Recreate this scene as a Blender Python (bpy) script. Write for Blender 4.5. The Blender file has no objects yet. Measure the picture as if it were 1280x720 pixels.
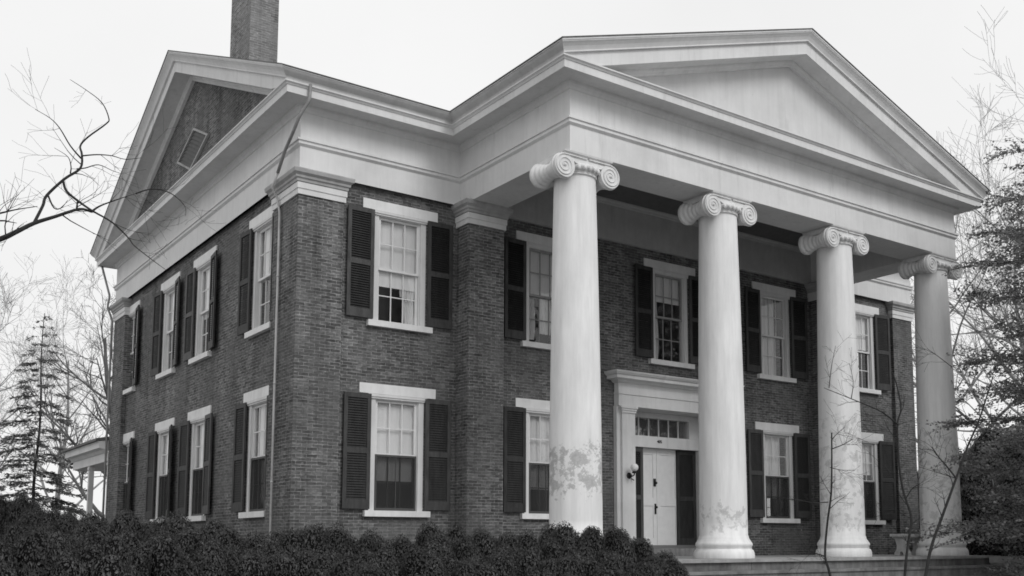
import bpy, bmesh, math, random
from mathutils import Vector, Matrix, noise
R=math.radians
S=bpy.context.scene; C=S.collection
# ------------------------------------------------------------ camera, sky, sun, exposure
cd=bpy.data.cameras.new('camera'); cam=bpy.data.objects.new('camera',cd); C.objects.link(cam); S.camera=cam
cd.sensor_width=36; cd.lens=1289.79/1280*36; cd.shift_x=-(707.33-640)/1280; cd.shift_y=(536.83-360)/1280
cd.clip_start=.1; cd.clip_end=3000
_y,_t,_r=R(-36.6294),R(6.368),R(-.113)
fw=Vector((math.sin(-_y)*math.cos(_t),math.cos(_y)*math.cos(_t),math.sin(_t)))
rt=Vector((math.cos(_y),math.sin(_y),0)); up=rt.cross(fw)
rt2=math.cos(_r)*rt+math.sin(_r)*up; up2=-math.sin(_r)*rt+math.cos(_r)*up
M=Matrix((rt2,up2,-fw)).transposed().to_4x4(); M.translation=(-6.89,-17.3164,.2654); cam.matrix_world=M
SUN_EL,SUN_AZ=R(42),R(172)     # azimuth clockwise from +Y
wd=bpy.data.worlds.new('World'); S.world=wd; wd.use_nodes=True
nt=wd.node_tree; nt.nodes.clear()
sky=nt.nodes.new('ShaderNodeTexSky'); sky.sky_type='NISHITA'; sky.sun_disc=False; sky.sun_elevation=SUN_EL; sky.sun_rotation=SUN_AZ
bw=nt.nodes.new('ShaderNodeRGBToBW'); nt.links.new(sky.outputs[0],bw.inputs[0])
mx=nt.nodes.new('ShaderNodeMix'); mx.data_type='RGBA'; mx.inputs[0].default_value=.93      # a grey cloud deck in front of the clear sky
nt.links.new(bw.outputs[0],mx.inputs[6]); tc=nt.nodes.new('ShaderNodeTexCoord'); cn=nt.nodes.new('ShaderNodeTexNoise'); cn.inputs['Scale'].default_value=2.2; cn.inputs['Detail'].default_value=6; nt.links.new(tc.outputs['Generated'],cn.inputs['Vector'])
cr=nt.nodes.new('ShaderNodeMapRange'); cr.inputs[1].default_value=.3; cr.inputs[2].default_value=.7; cr.inputs[3].default_value=9.2; cr.inputs[4].default_value=10.1; nt.links.new(cn.outputs[0],cr.inputs[0]); nt.links.new(cr.outputs[0],mx.inputs[7])
bg=nt.nodes.new('ShaderNodeBackground'); bg.inputs[1].default_value=.1; nt.links.new(mx.outputs[2],bg.inputs[0])
wo=nt.nodes.new('ShaderNodeOutputWorld'); nt.links.new(bg.outputs[0],wo.inputs[0])
sl=bpy.data.lights.new('sun','SUN'); sl.energy=1.4; sl.angle=R(25); sl.color=(1,1,1)
so=bpy.data.objects.new('sun',sl); C.objects.link(so); so.rotation_euler=(R(90)-SUN_EL,0,math.pi-SUN_AZ)
so.location=(0,-30,40)
S.view_settings.view_transform='Standard'; S.view_settings.look='None'; S.view_settings.exposure=0; S.view_settings.gamma=1
S.view_settings.use_curve_mapping=False
S.render.film_transparent=False
S.cycles.filter_width=1.7; S.cycles.max_bounces=6; S.cycles.diffuse_bounces=3; S.cycles.transparent_max_bounces=12
# ------------------------------------------------------------ materials (a black and white place: every colour is grey)
def g(v,a=1): return (v,v,v,a)
class NT:
    def __init__(s,name):
        s.m=bpy.data.materials.new(name); s.m.use_nodes=True; s.t=s.m.node_tree; s.t.nodes.clear()
        s.out=s.n('ShaderNodeOutputMaterial'); s.b=s.n('ShaderNodeBsdfPrincipled'); s.l(s.b.outputs[0],s.out.inputs[0])
    def n(s,t,**k):
        x=s.t.nodes.new(t)
        for a,v in k.items(): setattr(x,a,v)
        return x
    def l(s,a,b): s.t.links.new(a,b)
    def noise(s,vec,scale,detail=5,rough=.6):
        x=s.n('ShaderNodeTexNoise'); x.inputs['Scale'].default_value=scale; x.inputs['Detail'].default_value=detail; x.inputs['Roughness'].default_value=rough
        s.l(vec,x.inputs['Vector']); return x.outputs['Fac']
    def ramp(s,f,stops):
        x=s.n('ShaderNodeValToRGB'); e=x.color_ramp.elements
        while len(e)<len(stops): e.new(.5)
        for k,(p,v) in enumerate(stops): e[k].position=p; e[k].color=g(v)
        s.l(f,x.inputs[0]); return x.outputs[0]
    def mul(s,a,b): return s.mix(a,b,'MULTIPLY',1)
    def mix(s,a,b,mode='MIX',f=.5):
        x=s.n('ShaderNodeMix',data_type='RGBA',blend_type=mode)
        for i,v in ((0,f),(6,a),(7,b)):
            if isinstance(v,(int,float)): x.inputs[i].default_value=v if i==0 else g(v)
            else: s.l(v,x.inputs[i])
        return x.outputs[2]
    def math(s,op,a,b=0,c=0):
        x=s.n('ShaderNodeMath',operation=op)
        for i,v in enumerate((a,b,c)):
            if isinstance(v,(int,float)): x.inputs[i].default_value=v
            else: s.l(v,x.inputs[i])
        return x.outputs[0]
    def bump(s,h,st=.3,d=.01):
        x=s.n('ShaderNodeBump'); x.inputs['Strength'].default_value=st; x.inputs['Distance'].default_value=d; s.l(h,x.inputs['Height']); s.l(x.outputs[0],s.b.inputs['Normal'])
def pos(k): return k.n('ShaderNodeNewGeometry').outputs['Position']
def scaled(k,vec,sc):
    x=k.n('ShaderNodeMapping'); x.inputs['Scale'].default_value=sc; k.l(vec,x.inputs[0]); return x.outputs[0]
def mat_plain(name,v,var=.15,scale=3,rough=.7,bump=0,streak=0,spec=.35,wear=0):
    k=NT(name); p=pos(k)
    c=k.ramp(k.noise(p,scale),[(.25,v*(1-var)),(.75,v*(1+var*.6))])
    if streak:
        c=k.mul(c,k.ramp(k.noise(scaled(k,p,(9,9,.7)),1.0,4),[(.3,1-streak),(.62,1)]))
        c=k.mul(c,k.ramp(k.noise(p,1.3,6,.7),[(.28,1-streak*1.3),(.5,1)]))
    k.l(c,k.b.inputs['Base Color']); k.b.inputs['Roughness'].default_value=rough; k.b.inputs['Specular IOR Level'].default_value=spec
    if wear:
        c=k.mix(c,v*.5,'MIX',k.ramp(k.noise(scaled(k,p,(1,1,.45)),7,9,.8),[(.66,0),(.70,wear)]))
        c=k.mix(c,v*.62,'MIX',k.ramp(k.noise(scaled(k,p,(2.2,2.2,.25)),2.4,7,.75),[(.56,0),(.72,wear*.8)])); k.l(c,k.b.inputs['Base Color'])
    if bump: k.bump(k.noise(p,60,3),bump,.004)
    return k.m
def mat_brick(name,base=.14,bump=.35):
    k=NT(name); uv=k.n('ShaderNodeUVMap').outputs[0]
    p=pos(k)
    # hand-laid wobble
    w=k.n('ShaderNodeVectorMath',operation='MULTIPLY_ADD'); nz=k.n('ShaderNodeTexNoise'); nz.inputs['Scale'].default_value=1.7; nz.inputs['Detail'].default_value=3
    k.l(uv,nz.inputs['Vector']); k.l(nz.outputs['Color'],w.inputs[0]); w.inputs[1].default_value=(.045,.022,0); k.l(uv,w.inputs[2])
    b=k.n('ShaderNodeTexBrick'); k.l(w.outputs[0],b.inputs['Vector'])
    b.offset=.5
    for n_,v in (('Scale',1),('Mortar Size',.005),('Mortar Smooth',.3),('Bias',-.15),('Brick Width',.196),('Row Height',.0605)): b.inputs[n_].default_value=v
    b.inputs['Color1'].default_value=g(base*.6); b.inputs['Color2'].default_value=g(base*1.3); b.inputs['Mortar'].default_value=g(base*2.0)
    c=b.outputs['Color']
    c=k.mul(c,k.ramp(k.noise(p,.55,5,.65),[(.3,.62),(.7,1.28)]))       # broad weathering
    c=k.mul(c,k.ramp(k.noise(scaled(k,uv,(4.7,14,1)),1,2),[(.3,.84),(.7,1.16)]))
    c=k.mul(c,k.ramp(k.noise(scaled(k,uv,(9,30,1)),1,3,.7),[(.3,.45),(.5,1),(.72,1.6)]))
    c=k.mul(c,k.ramp(k.noise(scaled(k,uv,(3.2,.28,1)),1,6,.7),[(.36,.68),(.5,1),(.75,1.12)]))   # rain streaks down the wall
    # dark sooty patches where the pointing is filled flush
    f=k.ramp(k.noise(p,.9,4),[(.45,0),(.62,1)])
    c=k.mix(c,k.mul(k.ramp(k.noise(scaled(k,p,(26,26,60)),1,4,.7),[(.3,base*.6),(.7,base*1.25)]),1),'MIX',k.math('MULTIPLY',f,.55))
    # pale spots of old lime
    c=k.mix(c,base*2.6,'MIX',k.ramp(k.noise(p,7.5,5,.7),[(.675,0),(.70,.8)]))
    k.l(c,k.b.inputs['Base Color']); k.b.inputs['Roughness'].default_value=.9; k.b.inputs['Specular IOR Level'].default_value=.15
    k.bump(k.math('ADD',k.math('MULTIPLY',b.outputs['Fac'],-1.),k.math('MULTIPLY',k.noise(p,45,3),.6)),bump,.008)
    return k.m
def mat_stucco(name,v,lo,hi,amt,dark):
    """painted plaster column: paint flaked off in a ragged belt between heights lo and hi"""
    k=NT(name); p=pos(k)
    z=k.n('ShaderNodeSeparateXYZ'); k.l(p,z.inputs[0]); Z=z.outputs[2]
    c=k.ramp(k.noise(scaled(k,p,(3,3,.8)),1.4,5),[(.25,v*.84),(.7,v)])
    c=k.mul(c,k.ramp(k.noise(scaled(k,p,(7,7,.5)),1.2,6,.7),[(.3,.86),(.6,1)]))
    n1=k.noise(p,5.5,12,.78)
    band=k.math('MULTIPLY',k.ramp(k.math('DIVIDE',k.math('SUBTRACT',Z,lo),.5),[(0,0),(1,1)]),k.ramp(k.math('DIVIDE',k.math('SUBTRACT',Z,hi),.5),[(0,1),(1,0)]))
    f=k.math('ADD',n1,k.math('MULTIPLY',k.math('SUBTRACT',band,1),.24))
    f=k.ramp(f,[(.60-amt,0),(.63-amt,1)])
    c=k.mix(c,k.ramp(k.noise(p,22,5,.7),[(.3,dark*.55),(.7,dark*1.25)]),'MIX',k.math('MULTIPLY',f,.8))
    c=k.mix(c,v*.45,'MIX',k.ramp(k.noise(p,5.1,8,.8),[(.66,0),(.71,.45)]))
    k.l(c,k.b.inputs['Base Color']); k.b.inputs['Roughness'].default_value=.75
    k.bump(k.noise(p,28,4),.12,.006)
    return k.m
def mat_shutter(name,v):
    k=NT(name); p=pos(k); r=k.n('ShaderNodeObjectInfo').outputs['Random']
    c=k.mul(k.ramp(k.noise(scaled(k,p,(6,6,1.5)),2,5,.7),[(.3,v*.6),(.7,v*1.35)]),k.ramp(r,[(0,.7),(1,1.45)]))
    k.l(c,k.b.inputs['Base Color']); k.b.inputs['Roughness'].default_value=.6; k.b.inputs['Specular IOR Level'].default_value=.25
    return k.m
def mat_glass(name):
    k=NT(name); k.t.nodes.remove(k.b)
    gl=k.n('ShaderNodeBsdfGlossy'); gl.inputs['Roughness'].default_value=.015; gl.inputs[0].default_value=g(.95)
    bp=k.n('ShaderNodeBump'); bp.inputs['Strength'].default_value=.12; bp.inputs['Distance'].default_value=.02
    k.l(k.noise(pos(k),3.5,2),bp.inputs['Height']); k.l(bp.outputs[0],gl.inputs['Normal'])
    tr=k.n('ShaderNodeBsdfTransparent'); tr.inputs[0].default_value=g(.95)
    ge=k.n('ShaderNodeNewGeometry'); dt=k.n('ShaderNodeVectorMath',operation='DOT_PRODUCT'); k.l(ge.outputs['Normal'],dt.inputs[0]); k.l(ge.outputs['Incoming'],dt.inputs[1])
    fr=k.math('MULTIPLY_ADD',k.math('POWER',k.math('SUBTRACT',1,k.math('ABSOLUTE',dt.outputs['Value'])),5),.9,.075)
    mxs=k.n('ShaderNodeMixShader'); k.l(fr,mxs.inputs[0]); k.l(tr.outputs[0],mxs.inputs[1]); k.l(gl.outputs[0],mxs.inputs[2])
    k.l(mxs.outputs[0],k.out.inputs[0]); return k.m
def mat_leaf(name,lo,hi,rough=.55,trans=.0,scale=9,r0=.5,r1=1.5):
    k=NT(name); p=pos(k); oi=k.n('ShaderNodeObjectInfo')
    c=k.ramp(k.noise(p,scale,4,.7),[(.3,lo),(.7,hi)])
    r=k.n('ShaderNodeNewGeometry').outputs['Random Per Island']
    c=k.mul(c,k.ramp(r,[(0,r0),(1,r1)]))
    k.l(c,k.b.inputs['Base Color']); k.b.inputs['Roughness'].default_value=rough; k.b.inputs['Specular IOR Level'].default_value=.25
    if trans:
        t=k.n('ShaderNodeBsdfTranslucent'); k.l(c,t.inputs[0]); ms=k.n('ShaderNodeMixShader'); ms.inputs[0].default_value=trans
        k.l(k.b.outputs[0],ms.inputs[1]); k.l(t.outputs[0],ms.inputs[2]); k.l(ms.outputs[0],k.out.inputs[0])
    return k.m
def mat_cloth(name,v,trans=.4):
    k=NT(name); p=pos(k); c=k.ramp(k.noise(scaled(k,p,(14,14,1)),1,3),[(.3,v*.88),(.7,v)])
    k.l(c,k.b.inputs['Base Color']); k.b.inputs['Roughness'].default_value=.9
    t=k.n('ShaderNodeBsdfTranslucent'); k.l(c,t.inputs[0]); ms=k.n('ShaderNodeMixShader'); ms.inputs[0].default_value=trans
    k.l(k.b.outputs[0],ms.inputs[1]); k.l(t.outputs[0],ms.inputs[2]); k.l(ms.outputs[0],k.out.inputs[0]); return k.m
BRICK=mat_brick('weathered brick'); BRICKC=mat_brick('chimney brick',.235,.5)
TRIM=mat_plain('white painted trim',.69,.10,1.2,.65,.08,.07,.3,.6)
EAVE=mat_plain('eaves paint',.52,.15,3,.7,.1,.08,.3,.6)
TRIM2=mat_plain('weathered grey trim',.40,.2,4,.75,.15,.12,.3,.5)
WSTONE=mat_plain('white painted stone',.78,.1,4,.75,.15,.08,.3,.35)
SASH=mat_plain('white sash paint',.72,.08,6,.5)
DARKSASH=mat_plain('dark sash paint',.09,.2,6,.5)
SHUT=mat_shutter('dark shutter paint',.055); SLAT=mat_shutter('dark louvre paint',.024); SHADED_SASH=mat_plain('porch-shaded sash paint',.3,.2,6,.6)  # last one: white sash darkened, porch shade put into the paint
COL1=mat_stucco('column plaster with flaked belt',.84,0.75,1.8,.135,.40)
COL2=mat_stucco('column plaster stained at foot',.84,.05,.9,.085,.5)
COL3=mat_stucco('column plaster with scattered stains',.84,.1,2.9,.085,.52)
CAPM=mat_plain('capital plaster',.72,.1,9,.75,.2,.1)
STONE=mat_plain('step stone',.22,.35,3,.85,.3,.4); STONE2=mat_plain('pale step stone',.36,.2,4,.85,.3,.2)
GLASS=mat_glass('old window glass')
SHADE=mat_cloth('window shade cloth',.88,.1); LACE=mat_cloth('lace curtain',.88,.2)
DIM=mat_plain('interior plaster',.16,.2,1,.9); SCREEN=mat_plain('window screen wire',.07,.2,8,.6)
SLATE=mat_plain('roof slate',.16,.35,6,.7,.3,.3)
PIPE=mat_plain('painted downspout',.55,.15,6,.5,.05,.15); PIPED=mat_plain('weathered downspout',.3,.3,6,.5,.05,.2)
IRON=mat_plain('black iron',.015,.2,8,.45); MILK=mat_plain('milk glass globe',.82,.03,8,.25)
PLASTER=mat_plain('pediment plaster',.63,.10,1.1,.8,.15,.07,.3,.4)
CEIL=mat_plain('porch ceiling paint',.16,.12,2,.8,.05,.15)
BARK=mat_plain('dark bark',.04,.4,14,.9,.5,0,.08); BARK2=mat_plain('grey bark',.16,.35,12,.9,.5,0,.1); BARK3=mat_plain('hazed bark',.3,.3,12,.9,.5,0,.1)  # barks of far trees lightened: haze put into the bark colour
HEDGE=mat_leaf('boxwood leaves',.024,.08,.55,.05,2.5,.55,1.5); CORE=mat_plain('dark shrub core',.01,.4,9,.9,0,0,.05)  # near-black core blobs: shade deep in the shrub put into colour
NEEDLE=mat_leaf('glow-lightened hemlock needles',.16,.36,.6,.5,1.2); NEEDLE2=mat_leaf('spruce needles',.08,.18,.6,.3,3)  # hemlock lightened: backlit glow put into the needle colour
EVER=mat_leaf('dark evergreen leaves',.05,.2,.6,.3,1.5)
GRASS=mat_plain('winter lawn',.24,.4,2,.95,.5); WALKM=mat_plain('brick walk',.16,.3,3,.9,.3)
CONC=mat_plain('cast stone',.62,.25,7,.9,.4,.25)
# ------------------------------------------------------------ mesh builder
class MB:
    def __init__(s): s.v=[]; s.f=[]; s.sm=[]; s.mi=[]
    def add(s,vs,fs,smooth=False,mi=0):
        o=len(s.v); s.v+= [tuple(v) for v in vs]; s.f+=[tuple(i+o for i in f) for f in fs]; s.sm+=[smooth]*len(fs); s.mi+=[mi]*len(fs); return s
    def box(s,a,b,mi=0):
        x0,x1=sorted((a[0],b[0])); y0,y1=sorted((a[1],b[1])); z0,z1=sorted((a[2],b[2]))
        return s.add([(x0,y0,z0),(x1,y0,z0),(x1,y1,z0),(x0,y1,z0),(x0,y0,z1),(x1,y0,z1),(x1,y1,z1),(x0,y1,z1)],
          [(0,3,2,1),(4,5,6,7),(0,1,5,4),(1,2,6,5),(2,3,7,6),(3,0,4,7)],False,mi)
    def quad(s,*p,mi=0): return s.add(p,[tuple(range(len(p)))],False,mi)
    def prism(s,poly,ax,a,b,mi=0,smooth=False):
        """poly: 2-D outline; extruded along axis ax from a to b"""
        def P(q,t):
            return {'x':(t,q[0],q[1]),'y':(q[0],t,q[1]),'z':(q[0],q[1],t)}[ax]
        n=len(poly); vs=[P(q,a) for q in poly]+[P(q,b) for q in poly]
        s.add(vs,[tuple(range(n-1,-1,-1)),tuple(range(n,2*n))],False,mi)
        return s.add(vs,[(i,(i+1)%n,n+(i+1)%n,n+i) for i in range(n)],smooth,mi)
    def lathe(s,prof,c=(0,0,0),ax='z',n=40,smooth=True,a0=0,mi=0):
        vs=[];fs=[]
        for r,h in prof:
            for i in range(n):
                t=2*math.pi*i/n; u,w=r*math.cos(t),r*math.sin(t)
                vs.append({'z':(c[0]+u,c[1]+w,c[2]+h),'y':(c[0]+u,c[1]+h,c[2]+w),'x':(c[0]+h,c[1]+u,c[2]+w)}[ax])
        for k in range(len(prof)-1):
            for i in range(n):
                j=(i+1)%n; fs.append((k*n+i,k*n+j,(k+1)*n+j,(k+1)*n+i))
        s.add(vs,fs,smooth,mi); m=len(prof)
        if prof[0][0]>1e-4: s.add(vs[:n],[tuple(range(n-1,-1,-1))],False,mi)
        if prof[-1][0]>1e-4: s.add(vs[(m-1)*n:],[tuple(range(n))],False,mi)
        return s
    def tube(s,pts,rad,n=5,mi=0,cap=False):
        pts=[Vector(p) for p in pts]
        if len(pts)<2: return s
        d=(pts[1]-pts[0]).normalized(); a=Vector((0,0,1)) if abs(d.z)<.9 else Vector((1,0,0)); nn=d.cross(a).normalized()
        vs=[];fs=[]
        for i,p in enumerate(pts):
            e=(pts[min(i+1,len(pts)-1)]-pts[max(i-1,0)])
            if e.length<1e-6: e=d
            e.normalize(); nn=(nn-e*nn.dot(e)); 
            if nn.length<1e-5: nn=e.cross(Vector((.3,.5,.8)))
            nn.normalize(); bb=e.cross(nn); r=rad[i] if isinstance(rad,(list,tuple)) else rad
            for k in range(n):
                t=2*math.pi*k/n; vs.append(p+nn*(r*math.cos(t))+bb*(r*math.sin(t)))
        for i in range(len(pts)-1):
            for k in range(n):
                j=(k+1)%n; fs.append((i*n+k,i*n+j,(i+1)*n+j,(i+1)*n+k))
        if cap: fs+= [tuple(range(n-1,-1,-1)),tuple(range((len(pts)-1)*n,len(pts)*n))]
        return s.add(vs,fs,True,mi)
    def sweep(s,path,prof,closed=False,mi=0,smooth=False,caps=True,mit=(0,0)):
        """sweep a profile (outward offset, z) along a plan path with mitred corners; outside is to the right of travel"""
        n=len(path); m=len(prof); vs=[]
        def nrm(a,b):
            d=Vector((b[0]-a[0],b[1]-a[1])).normalized(); return Vector((d.y,-d.x))
        for i,p in enumerate(path):
            if closed or 0<i<n-1:
                n1=nrm(path[i-1],p); n2=nrm(p,path[(i+1)%n]); k=(n1+n2)/(1+n1.dot(n2))
            elif i==0: k=nrm(p,path[1])
            else: k=nrm(path[i-1],p)
            e=Vector((0,0))
            if not closed and i==0 and mit[0]: e=-Vector((path[1][0]-p[0],path[1][1]-p[1])).normalized()
            if not closed and i==n-1 and mit[1]: e=Vector((p[0]-path[-2][0],p[1]-path[-2][1])).normalized()
            vs+=[(p[0]+(k.x+e.x)*o,p[1]+(k.y+e.y)*o,z) for o,z in prof]
        fs=[]
        for i in range(n if closed else n-1):
            j=(i+1)%n
            for q in range(m-1): fs.append((i*m+q,j*m+q,j*m+q+1,i*m+q+1))
        s.add(vs,fs,smooth,mi)
        if caps and not closed: s.add(vs[:m],[tuple(range(m))],False,mi); s.add(vs[-m:],[tuple(range(m-1,-1,-1))],False,mi)
        return s
    def build(s,name,mats,parent=None,recalc=True,uv=True):
        me=bpy.data.meshes.new(name); me.from_pydata(s.v,[],s.f)
        for m_ in (mats if isinstance(mats,(list,tuple)) else [mats]): me.materials.append(m_)
        if recalc:
            bm=bmesh.new(); bm.from_mesh(me); bmesh.ops.recalc_face_normals(bm,faces=bm.faces); bm.to_mesh(me); bm.free()
        me.polygons.foreach_set('use_smooth',s.sm); me.polygons.foreach_set('material_index',s.mi)
        if uv:
            L=me.uv_layers.new(name='UVMap').data
            for p in me.polygons:
                nx,ny,nz=(abs(c) for c in p.normal)
                for li in p.loop_indices:
                    v=me.vertices[me.loops[li].vertex_index].co
                    L[li].uv=(v.y+.07,v.z) if nx>=ny and nx>=nz else ((v.x,v.z) if ny>=nz else (v.x,v.y))
        me.update()
        o=bpy.data.objects.new(name,me); C.objects.link(o)
        if parent: attach(o,parent)
        return o
def attach(o,par):
    # parents only ever carry a translation: keep the vertices in world coordinates
    t=Vector((0,0,0)); q=par
    while q: 
        t+=Vector(q.location)+q.matrix_parent_inverse.translation; q=q.parent
    o.parent=par; o.matrix_parent_inverse=Matrix.Translation(-t)
def empty(name,loc,label,cat,group=None,par=None):
    o=bpy.data.objects.new(name,None); C.objects.link(o); o.location=loc; tag(o,label,cat,group); return o
def tag(o,label,cat,group=None,kind=None):
    if label: o['label']=label
    if cat: o['category']=cat
    if group: o['group']=group
    if kind: o['kind']=kind
    return o
# ------------------------------------------------------------ limb paths (metres)
LIMBS=[(.045,.022,[(-6.96,-7.95,1.8),(-6.36,-8.37,2.26),(-6.04,-8.56,2.45),(-5.79,-8.67,2.57),(-5.69,-8.68,2.64),(-5.57,-8.69,2.73),(-5.43,-8.73,2.8),(-5.27,-8.77,2.88),(-5.18,-8.75,2.88)]),
 (.016,.004,[(-5.18,-8.75,2.88),(-5.11,-8.73,2.95),(-4.97,-8.76,3.03),(-4.86,-8.77,3.09)]),
 (.011,.003,[(-4.86,-8.77,3.09),(-4.74,-8.78,3.15),(-4.6,-8.8,3.14),(-4.48,-8.79,3.06),(-4.45,-8.73,2.99)]),
 (0.022,0.006,[(-5.56,-8.62,2.75),(-5.5,-8.59,2.91),(-5.47,-8.54,3.01),(-5.35,-8.55,3.17),(-5.24,-8.56,3.28),(-5.22,-8.49,3.42),(-5.22,-8.41,3.52),(-5.16,-8.38,3.62),(-5.03,-8.4,3.76),(-5.0,-8.34,3.84),(-5.04,-8.24,4.0),(-5.14,-8.09,4.14),(-5.24,-7.94,4.26)]),
 (0.01,0.005,[(-5.24,-8.57,3.38),(-5.13,-8.59,3.41),(-5.02,-8.61,3.42),(-4.92,-8.62,3.41),(-4.8,-8.65,3.44)]),
 (0.009,0.004,[(-5.27,-8.59,3.26),(-5.22,-8.65,3.26),(-5.14,-8.73,3.28),(-5.05,-8.8,3.23),(-4.99,-8.86,3.2)]),
 (0.011,0.004,[(-5.24,-8.57,3.36),(-5.33,-8.61,3.43),(-5.42,-8.65,3.54),(-5.5,-8.69,3.59),(-5.61,-8.7,3.63)]),
 (0.018,0.005,[(-5.36,-8.57,3.14),(-5.34,-8.62,3.05),(-5.26,-8.72,2.95),(-5.18,-8.81,2.87),(-5.06,-8.93,2.77),(-4.96,-9.03,2.64),(-4.93,-9.09,2.57),(-4.82,-9.2,2.45),(-4.74,-9.3,2.36)]),
 (0.016,0.009,[(-5.28,-8.72,2.89),(-5.28,-8.73,2.97)]),
 (0.022,0.006,[(-6.96,-7.96,1.92),(-6.39,-8.57,2.48),(-6.04,-8.95,2.6),(-5.87,-9.18,2.62),(-5.79,-9.34,2.62),(-5.68,-9.51,2.62)]),
 (0.016,0.005,[(-6.4,-8.71,2.45),(-6.05,-9.1,2.53),(-5.88,-9.35,2.52),(-5.84,-9.5,2.48),(-5.82,-9.64,2.44)]),
 (0.009,0.004,[(-5.34,-8.72,3.17),(-5.35,-8.79,3.2),(-5.39,-8.86,3.25),(-5.49,-8.88,3.29)]),
 (0.012,0.004,[(-5.47,-8.6,3.0),(-5.43,-8.65,2.89),(-5.39,-8.72,2.88),(-5.36,-8.79,2.93)])]
TRUNKF=[(0.15,0.05,[(-6.8,-7.81,-0.99),(-6.85,-7.91,0.16),(-6.88,-7.98,0.98),(-6.96,-8.01,1.79),(-6.93,-8.15,2.79),(-6.86,-8.34,3.9),(-6.89,-8.47,5.14)])]
SAP1=[(0.016,0.007,[(1.36,-10.69,-1.31),(1.28,-10.72,-0.58),(1.21,-10.72,-0.04),(1.17,-10.7,0.15),(1.18,-10.73,0.46),(1.2,-10.77,0.74),(1.2,-10.79,1.02),(1.19,-10.81,1.35)]),
 (0.006,0.003,[(1.2,-10.79,1.19),(1.36,-10.8,1.24),(1.53,-10.8,1.31)]),
 (0.006,0.003,[(1.13,-10.79,0.67),(0.93,-10.77,0.66),(0.75,-10.77,0.68),(0.57,-10.76,0.69)]),
 (0.007,0.003,[(1.13,-10.72,0.15),(0.92,-10.76,0.19),(0.72,-10.81,0.24)]),
 (0.004,0.002,[(1.2,-10.77,1.01),(1.33,-10.8,0.99),(1.48,-10.85,0.99)]),
 (0.004,0.002,[(0.85,-10.84,0.67),(0.85,-10.85,0.76),(0.86,-10.87,0.82)]),
 (0.004,0.002,[(1.19,-10.8,1.27),(1.19,-10.87,1.33),(1.21,-10.95,1.39)])]
SAP2=[(0.018,0.006,[(2.29,-10.61,-1.45),(2.32,-10.71,-0.72),(2.32,-10.78,-0.06),(2.34,-10.82,0.27),(2.37,-10.85,0.53),(2.31,-10.81,0.8),(2.27,-10.8,1.07),(2.25,-10.81,1.5),(2.28,-10.84,1.67),(2.24,-10.82,1.94),(2.21,-10.79,2.06)]),
 (0.009,0.003,[(2.21,-10.84,1.5),(2.05,-10.83,1.58),(1.91,-10.82,1.63),(1.63,-10.72,1.73),(1.34,-10.61,1.83)]),
 (0.005,0.002,[(1.38,-10.64,1.83),(1.41,-10.64,1.97),(1.44,-10.64,2.09),(1.48,-10.66,2.27)]),
 (0.005,0.002,[(1.65,-10.7,1.74),(1.69,-10.7,1.91),(1.69,-10.66,2.11)]),
 (0.006,0.003,[(2.24,-10.79,1.0),(2.25,-10.68,1.02),(2.27,-10.59,1.18)]),
 (0.006,0.003,[(2.33,-10.82,0.73),(2.29,-10.93,0.83),(2.26,-11.04,0.87)]),
 (0.005,0.002,[(2.29,-10.89,0.53),(2.23,-10.73,0.63),(2.25,-10.62,0.65)]),
 (0.005,0.002,[(2.22,-10.82,1.33),(2.22,-10.72,1.46),(2.26,-10.64,1.57)])]
SAP3=[(0.021,0.006,[(1.67,-11.17,-1.36),(1.75,-11.27,-0.65),(1.83,-11.36,-0.04),(1.9,-11.39,0.24),(2.0,-11.45,0.52),(2.13,-11.54,0.9),(2.23,-11.61,1.2),(2.35,-11.67,1.46),(2.44,-11.72,1.72),(2.51,-11.75,1.91)]),
 (0.009,0.004,[(2.11,-11.55,0.9),(1.96,-11.55,1.01),(1.84,-11.55,1.09),(1.72,-11.56,1.18)]),
 (0.005,0.002,[(2.09,-11.55,0.9),(2.1,-11.37,0.96),(2.07,-11.17,1.03)]),
 (0.005,0.002,[(2.34,-11.68,1.46),(2.4,-11.79,1.47),(2.48,-11.9,1.41)]),
 (0.004,0.002,[(1.85,-11.52,1.11),(1.81,-11.5,1.16),(1.73,-11.43,1.17)]),
 (0.005,0.002,[(2.35,-11.4,2.04),(2.33,-11.27,2.16),(2.32,-11.15,2.26)])]
# ------------------------------------------------------------ ground
GZ=-1.25
m=MB()
for (x0,y0,x1,y1) in ((-900,-900,900,1500),): m.quad((x0,y0,GZ),(x1,y0,GZ),(x1,y1,GZ),(x0,y1,GZ))
o=m.build('ground',GRASS); tag(o,'wide winter lawn around the brick house',None,None,'structure'); o['category']='ground'
m=MB(); m.box((5.2,-40,GZ-.05),(13,-6.6,GZ+.004)); o=m.build('path',WALKM); tag(o,'brick walk leading up to the porch steps','path',None,'structure')
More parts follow.
